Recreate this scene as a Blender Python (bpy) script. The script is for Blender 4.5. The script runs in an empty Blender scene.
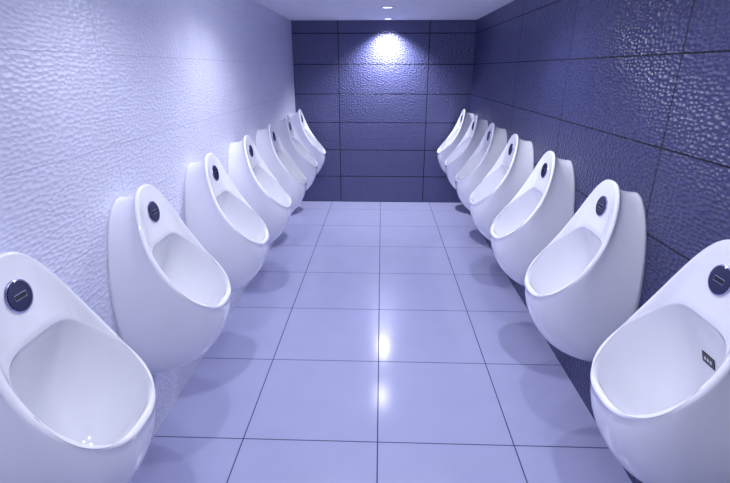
import bpy, bmesh, math
from mathutils import Vector, Matrix
from mathutils.bvhtree import BVHTree
sc = bpy.context.scene
sc.view_settings.view_transform = 'Standard'
sc.view_settings.look = 'None'

XL, XR, YB, YR, ZC = -1.005, 1.02, 5.60, -1.6, 2.05
H = 1.55

# ---------------------------------------------------------------- materials
def newmat(name):
    m = bpy.data.materials.new(name); m.use_nodes = True
    nt = m.node_tree
    return m, nt, nt.nodes['Principled BSDF']

def simple(name, col, rough=.4, metal=0, coat=0, emit=None, es=0):
    m, nt, b = newmat(name)
    n = nt.nodes.new('ShaderNodeTexNoise'); n.inputs['Scale'].default_value = 12
    mx = nt.nodes.new('ShaderNodeMix'); mx.data_type = 'RGBA'
    mx.inputs['A'].default_value = (*[c*.97 for c in col], 1)
    mx.inputs['B'].default_value = (*col, 1)
    nt.links.new(n.outputs['Fac'], mx.inputs['Factor'])
    nt.links.new(mx.outputs['Result'], b.inputs['Base Color'])
    b.inputs['Roughness'].default_value = rough
    b.inputs['Metallic'].default_value = metal
    b.inputs['Coat Weight'].default_value = coat
    b.inputs['Coat Roughness'].default_value = .05
    if emit:
        b.inputs['Emission Color'].default_value = (*emit, 1)
        b.inputs['Emission Strength'].default_value = es
    return m

def tile_mat(name, axes, off, bw, bh, mortar, colA, colB, colM, rough, hammered=True, bump=.45, vscale=60):
    m, nt, b = newmat(name); L = nt.links
    tc = nt.nodes.new('ShaderNodeTexCoord')
    sp = nt.nodes.new('ShaderNodeSeparateXYZ'); L.new(tc.outputs['Object'], sp.inputs[0])
    cb = nt.nodes.new('ShaderNodeCombineXYZ')
    L.new(sp.outputs[axes[0]], cb.inputs[0]); L.new(sp.outputs[axes[1]], cb.inputs[1])
    mp = nt.nodes.new('ShaderNodeMapping'); L.new(cb.outputs[0], mp.inputs[0])
    mp.inputs['Location'].default_value = (-off[0] + bw*20, -off[1] + bh*20, 0)
    br = nt.nodes.new('ShaderNodeTexBrick'); L.new(mp.outputs[0], br.inputs['Vector'])
    br.offset = 0; br.squash = 1
    br.inputs['Scale'].default_value = 1
    br.inputs['Brick Width'].default_value = bw; br.inputs['Row Height'].default_value = bh
    br.inputs['Mortar Size'].default_value = mortar; br.inputs['Mortar Smooth'].default_value = .1
    br.inputs['Color1'].default_value = (*colA, 1); br.inputs['Color2'].default_value = (*colB, 1)
    br.inputs['Mortar'].default_value = (*colM, 1)
    nz = nt.nodes.new('ShaderNodeTexNoise'); L.new(cb.outputs[0], nz.inputs['Vector'])
    nz.inputs['Scale'].default_value = 5; nz.inputs['Detail'].default_value = 6
    mr = nt.nodes.new('ShaderNodeMapRange'); L.new(nz.outputs['Fac'], mr.inputs['Value'])
    mr.inputs['To Min'].default_value = .95; mr.inputs['To Max'].default_value = 1.05
    hs = nt.nodes.new('ShaderNodeHueSaturation'); L.new(br.outputs['Color'], hs.inputs['Color'])
    L.new(mr.outputs[0], hs.inputs['Value']); L.new(hs.outputs[0], b.inputs['Base Color'])
    # grout is rougher than the glazed tile face
    rr = nt.nodes.new('ShaderNodeMapRange'); L.new(br.outputs['Fac'], rr.inputs['Value'])
    rr.inputs['To Min'].default_value = rough; rr.inputs['To Max'].default_value = .9
    L.new(rr.outputs[0], b.inputs['Roughness'])
    inv = nt.nodes.new('ShaderNodeMath'); inv.operation = 'SUBTRACT'; inv.inputs[0].default_value = 1
    L.new(br.outputs['Fac'], inv.inputs[1])
    bp1 = nt.nodes.new('ShaderNodeBump'); bp1.inputs['Distance'].default_value = .002; bp1.inputs['Strength'].default_value = .6
    L.new(inv.outputs[0], bp1.inputs['Height'])
    if hammered:
        m2 = nt.nodes.new('ShaderNodeMapping'); L.new(cb.outputs[0], m2.inputs[0])
        m2.inputs['Scale'].default_value = (.62, 1.2, 1)
        n2 = nt.nodes.new('ShaderNodeTexNoise'); n2.inputs['Scale'].default_value = 9; L.new(m2.outputs[0], n2.inputs['Vector'])
        vm = nt.nodes.new('ShaderNodeVectorMath'); vm.operation = 'MULTIPLY_ADD'
        L.new(n2.outputs['Color'], vm.inputs[0]); vm.inputs[1].default_value = (.02, .02, 0); L.new(m2.outputs[0], vm.inputs[2])
        vo = nt.nodes.new('ShaderNodeTexVoronoi'); vo.feature = 'SMOOTH_F1'; vo.voronoi_dimensions = '2D'
        L.new(vm.outputs[0], vo.inputs['Vector'])
        vo.inputs['Scale'].default_value = vscale; vo.inputs['Smoothness'].default_value = .2
        vo.inputs['Randomness'].default_value = .75
        bp2 = nt.nodes.new('ShaderNodeBump'); bp2.inputs['Distance'].default_value = .010; bp2.inputs['Strength'].default_value = bump
        L.new(vo.outputs['Distance'], bp2.inputs['Height']); L.new(bp1.outputs[0], bp2.inputs['Normal'])
        L.new(bp2.outputs[0], b.inputs['Normal'])
    else:
        L.new(bp1.outputs[0], b.inputs['Normal'])
    return m

M_back  = tile_mat('back_tile', (0,2), (-.49,0), 1.01, .32, .0050, (.070,.076,.195), (.080,.087,.215), (.002,.003,.018), .33, bump=.65)
M_right = tile_mat('right_tile', (1,2), (1.74,0), 1.02, .32, .0034, (.040,.045,.135), (.050,.056,.155), (.002,.003,.018), .30, bump=.7)
M_left  = tile_mat('left_tile', (1,2), (1.74,0), 1.02, .32, .0012, (.65,.67,.86), (.66,.68,.87), (.50,.52,.74), .30, bump=.38)
M_floor = tile_mat('floor_tile', (0,1), (0,1.624), .6, .606, .0026, (.36,.375,.60), (.37,.385,.61), (.03,.035,.13), .16, hammered=False)
M_ceil = simple('ceiling_paint', (.82,.83,.93), .8)
M_cer = simple('glazed_ceramic', (.86,.87,.95), .08, coat=.7)
M_lens = simple('sensor_steel', (.035,.04,.12), .2, metal=.8, coat=.5)
M_slot = simple('sensor_window', (.003,.003,.015), .1)
M_chr = simple('chrome', (.6,.62,.8), .18, metal=1)
M_tag = simple('sticker_white', (.75,.75,.85), .5)
M_lamp = simple('lamp_glass', (.9,.9,1), .4, emit=(.95,.96,1), es=4)
M_trim = simple('lamp_trim', (.6,.6,.75), .3)
LC = (.93, .94, 1)

# ---------------------------------------------------------------- helpers
def add(name, bm, mat, parent=None, smooth=False):
    me = bpy.data.meshes.new(name); bm.normal_update(); bm.to_mesh(me); bm.free()
    me.materials.append(mat)
    if smooth:
        for p in me.polygons: p.use_smooth = True
    o = bpy.data.objects.new(name, me); sc.collection.objects.link(o)
    if parent: o.parent = parent
    return o

def box(name, a, b, mat):
    bm = bmesh.new(); bmesh.ops.create_cube(bm, size=1)
    for v in bm.verts:
        v.co = Vector([a[i] + (v.co[i]+.5)*(b[i]-a[i]) for i in range(3)])
    return add(name, bm, mat)

T = .12
box('floor', (XL-T, YR-T, -T), (XR+T, YB+T, 0), M_floor)
box('ceiling', (XL-T, YR-T, ZC), (XR+T, YB+T, ZC+T), M_ceil)
box('wall_left', (XL-T, YR, 0), (XL, YB, ZC), M_left)
box('wall_right', (XR, YR, 0), (XR+T, YB, ZC), M_right)
box('wall_back', (XL-T, YB, 0), (XR+T, YB+T, ZC), M_back)
box('wall_rear', (XL-T, YR-T, 0), (XR+T, YR, ZC), M_ceil)

# ---------------------------------------------------------------- urinal
P0 = (.385, .655)      # lip (proj, z)
P1 = (.110, 1.142)     # top of face
FL = math.hypot(P1[0]-P0[0], P1[1]-P0[1])
VX, VZ = (P1[0]-P0[0])/FL, (P1[1]-P0[1])/FL
NX, NZ = VZ, -VX
CON = .052
def face(u, v, n=0.):
    w = max(0., min(1., v/FL))
    n -= CON*math.sin(math.pi*w)
    return Vector((P0[0]+VX*v+NX*n, u, P0[1]+VZ*v+NZ*n))
def spow(x, e): return math.copysign(abs(x)**e, x)
def sstep(a, b, x):
    t = max(0, min(1, (x-a)/(b-a))); return t*t*(3-2*t)
N = 160
PH = [2*math.pi*(i+.5)/N for i in range(N)]
rim = [Vector((spow(math.sin(p), .78)*(.178-.034*math.cos(p)), FL/2+FL/2*math.cos(p))) for p in PH]
def inset(poly, d):
    out = []
    n = len(poly)
    for i in range(n):
        t = (poly[(i+1) % n]-poly[i-1]).normalized()
        nr = Vector((t.y, -t.x))
        c = Vector((0, FL*.47))
        if nr.dot(c-poly[i]) < 0: nr = -nr
        out.append(poly[i]+nr*d)
    return out
VCN, VT, VB = .165, .346, .021
def openv(p, grow=0):
    c, s = math.cos(p), math.sin(p)
    if c > 0:
        v = VCN + (VT-VCN+grow)*c**.46
        w = .168-.038*((v-VCN)/(VT-VCN))**1.3
        u = spow(s, .46)*(w+grow)
    else:
        v = VCN - (VCN-VB+grow)*abs(c)**.88
        u = spow(s, .76)*(.168+grow)
    return Vector((u, v))
opening = [openv(p) for p in PH]
OB = [openv(p, .005) for p in PH]
REC = .026
def rec(v): return REC*sstep(.18, .34, v)
def wallpt(p):
    z = .70+.39*math.cos(p)
    e = .90 if math.cos(p) < 0 else .90+.08*math.cos(p)
    return spow(math.sin(p), e)*(.174-.018*math.cos(p)), z

def ceramic_bm():
    rings = []
    R0 = .0115
    K = 20
    for k in range(K+1):
        s = k/K
        ring = []
        for i, p in enumerate(PH):
            wu, wz = wallpt(p)
            r = face(rim[i].x, rim[i].y, -R0)
            a = s*math.pi/2
            pr = math.sin(a); ip = (1-math.cos(a))
            ring.append(Vector((r.x*pr, wu+(r.y-wu)*ip, wz+(r.z-wz)*ip)))
        rings.append(ring)
    for a in (18, 36, 54, 72, 90):
        a = math.radians(a)
        rr = inset(rim, R0*(1-math.cos(a)))
        rings.append([face(q.x, q.y, -R0+R0*math.sin(a)) for q in rr])
    base = inset(rim, R0)
    for t in (.1, .2, .3, .45, .6, .75, .9, 1):
        f = t**1.25
        rings.append([face(*(base[i].lerp(OB[i], t)), -rec(OB[i].y)*f) for i in range(N)])
    for t, n in ((.35, -.001), (.7, -.0035), (1, -.009)):
        rings.append([face(*(OB[i].lerp(opening[i], t)), n-rec(OB[i].y)) for i in range(N)])
    last = rings[-1]
    c0 = face(0, .18, -.005)
    ax = Vector((-.145, 0, -.27))
    KB = 22
    for k in range(1, KB):
        a = k/KB*math.pi/2
        ca, sa = math.cos(a)**.70, math.sin(a)
        rings.append([c0+(last[i]-c0)*ca+ax*sa for i in range(N)])
    bm = bmesh.new()
    V = [[bm.verts.new(q) for q in r] for r in rings]
    for a in range(len(V)-1):
        for i in range(N):
            j = (i+1) % N
            bm.faces.new((V[a][i], V[a][j], V[a+1][j], V[a+1][i]))
    bm.faces.new(V[0][::-1])
    cv = bm.verts.new(c0+ax)
    for i in range(N): bm.faces.new((V[-1][i], V[-1][(i+1) % N], cv))
    bmesh.ops.recalc_face_normals(bm, faces=bm.faces)
    return bm
_bm = ceramic_bm()
BVH = BVHTree.FromBMesh(_bm)
BODY = bpy.data.meshes.new('ceramic_body'); _bm.to_mesh(BODY); _bm.free()
BODY.materials.append(M_cer)
for p_ in BODY.polygons: p_.use_smooth = True

def disc(name, mat, parent, mtx, r, h, bev, seg=48):
    bm = bmesh.new()
    prof = [(r, 0), (r, h-bev), (r-bev*.3, h-bev*.3), (r-bev, h)]
    V = []
    for pr, pz in prof:
        V.append([bm.verts.new(mtx @ Vector((pr*math.cos(2*math.pi*i/seg), pr*math.sin(2*math.pi*i/seg), pz))) for i in range(seg)])
    for a in range(3):
        for i in range(seg):
            bm.faces.new((V[a][i], V[a][(i+1) % seg], V[a+1][(i+1) % seg], V[a+1][i]))
    bm.faces.new(V[-1]); bm.faces.new(V[0][::-1])
    bmesh.ops.recalc_face_normals(bm, faces=bm.faces)
    return add(name, bm, mat, parent, False)

def rbox(name, mat, parent, mtx, sx, sy, sz, bev):
    bm = bmesh.new(); bmesh.ops.create_cube(bm, size=1)
    for v in bm.verts: v.co = Vector((v.co.x*sx, v.co.y*sy, v.co.z*sz))
    bmesh.ops.bevel(bm, geom=[e for e in bm.edges], offset=bev, segments=3, affect='EDGES')
    for v in bm.verts: v.co = mtx @ v.co
    return add(name, bm, mat, parent)

def frame(loc, nrm):
    n = nrm.normalized(); x = Vector((0, 1, 0)); x = (x-n*x.dot(n)).normalized(); y = n.cross(x)
    m = Matrix((x, y, n)).transposed().to_4x4(); m.translation = loc
    return m
def hit(o, d):
    loc, nrm, _, _ = BVH.ray_cast(Vector(o), Vector(d).normalized())
    if nrm.dot(Vector(d)) > 0: nrm = -nrm
    return loc, nrm
sl, sn = hit(face(0, .455, .1), (-NX, 0, -NZ))
SM = frame(sl, sn)
dl, dn = hit((.20, 0, .80), (-.0, 0, -1))
DM = frame(dl, dn)
tl, tn = hit((.30, -.018, .775), (-1, 0, 0))
TM = frame(tl, tn)

def urinal(x, y, rot, tag=False):
    e = bpy.data.objects.new('urinal', None); sc.collection.objects.link(e)
    e.empty_display_size = .1
    e.location = (x, y, 0); e.rotation_euler = (0, 0, rot)
    o = bpy.data.objects.new('ceramic_body', BODY); sc.collection.objects.link(o); o.parent = e
    tz = lambda z: SM @ Matrix.Translation((0, 0, z))
    disc('sensor_ring', M_chr, e, tz(-.006), .0425, .0105, .003)
    disc('sensor_lens', M_lens, e, tz(-.003), .039, .009, .003)
    rbox('sensor_window_frame', M_chr, e, tz(.0062), .037, .0145, .0014, .0004)
    rbox('sensor_window', M_slot, e, tz(.0072), .034, .0115, .0012, .0004)
    disc('drain_grate', M_chr, e, DM @ Matrix.Translation((0, 0, -.004)), .028, .008, .002)
    if tag:
        rbox('label', M_slot, e, TM, .052, .036, .006, .001)
        for k in range(3):
            rbox('label_mark', M_tag, e, TM @ Matrix.Translation((-.012+.012*k, 0, .0031)), .007, .010, .001, .0003)
    return e

for k in range(7): urinal(XL, .985+.712*k, 0)
for k in range(7): urinal(XR, 1.135+.703*k, math.pi, k == 0)

# ---------------------------------------------------------------- lamps
def downlight(x, y, power, size=115, rad=.03):
    e = bpy.data.objects.new('downlight', None); sc.collection.objects.link(e)
    e.location = (x, y, ZC)
    flip = Matrix.Rotation(math.pi, 4, 'X')
    bm = bmesh.new(); seg = 48
    prof = [(.062, 0), (.060, -.006), (.052, -.008), (.046, -.004), (.046, 0)]
    V = [[bm.verts.new((r*math.cos(2*math.pi*i/seg), r*math.sin(2*math.pi*i/seg), z)) for i in range(seg)] for r, z in prof]
    for a in range(len(prof)-1):
        for i in range(seg):
            bm.faces.new((V[a][i], V[a][(i+1) % seg], V[a+1][(i+1) % seg], V[a+1][i]))
    bmesh.ops.recalc_face_normals(bm, faces=bm.faces)
    add('trim_ring', bm, M_trim, e, True)
    disc('lamp_lens', M_lamp, e, flip, .040, .003, .001)
    ld = bpy.data.lights.new('lamp', 'SPOT'); ld.energy = power; ld.shadow_soft_size = rad
    ld.spot_size = math.radians(size); ld.spot_blend = .9; ld.color = LC
    lo = bpy.data.objects.new('lamp', ld); sc.collection.objects.link(lo); lo.parent = e
    lo.location = (0, 0, -.03)
    return e

def fill_lamp(x, y, power):  # added out-of-view fill light with a stand-in base, brightens the ceiling
    e = bpy.data.objects.new('fill_lamp', None); sc.collection.objects.link(e)
    e.location = (x, y, ZC)
    flip = Matrix.Rotation(math.pi, 4, 'X')
    disc('fill_base', M_trim, e, flip, .09, .03, .008)
    ld = bpy.data.lights.new('fill_point', 'POINT'); ld.energy = power; ld.shadow_soft_size = .08; ld.color = LC
    lo = bpy.data.objects.new('fill_point', ld); sc.collection.objects.link(lo); lo.parent = e
    lo.location = (0, 0, -.12)

downlight(.06, 5.42, 170, 125, .035)
downlight(.04, 4.45, 14, 150)
for y, p in ((2.75, 38), (1.6, 25), (.3, 22)):
    for x in (-.44, .45):
        downlight(x, y, p, 150, .03)
for y, p in ((2.7, 9), (-.3, 12)):  # added fill points on the centre line, unseen by the camera
    fill_lamp(.02, y, p)

w = bpy.data.worlds.new('World'); sc.world = w; w.use_nodes = True
w.node_tree.nodes['Background'].inputs[0].default_value = (.5, .5, .8, 1)
w.node_tree.nodes['Background'].inputs[1].default_value = .3

# ---------------------------------------------------------------- camera
cam = bpy.data.cameras.new('camera'); co = bpy.data.objects.new('camera', cam); sc.collection.objects.link(co)
cam.sensor_width = 36; cam.lens = 465/730*36; cam.clip_start = .02
co.location = (0, 0, H)
co.rotation_euler = (math.radians(90-20.35), 0, math.radians(1.96))
sc.camera = co
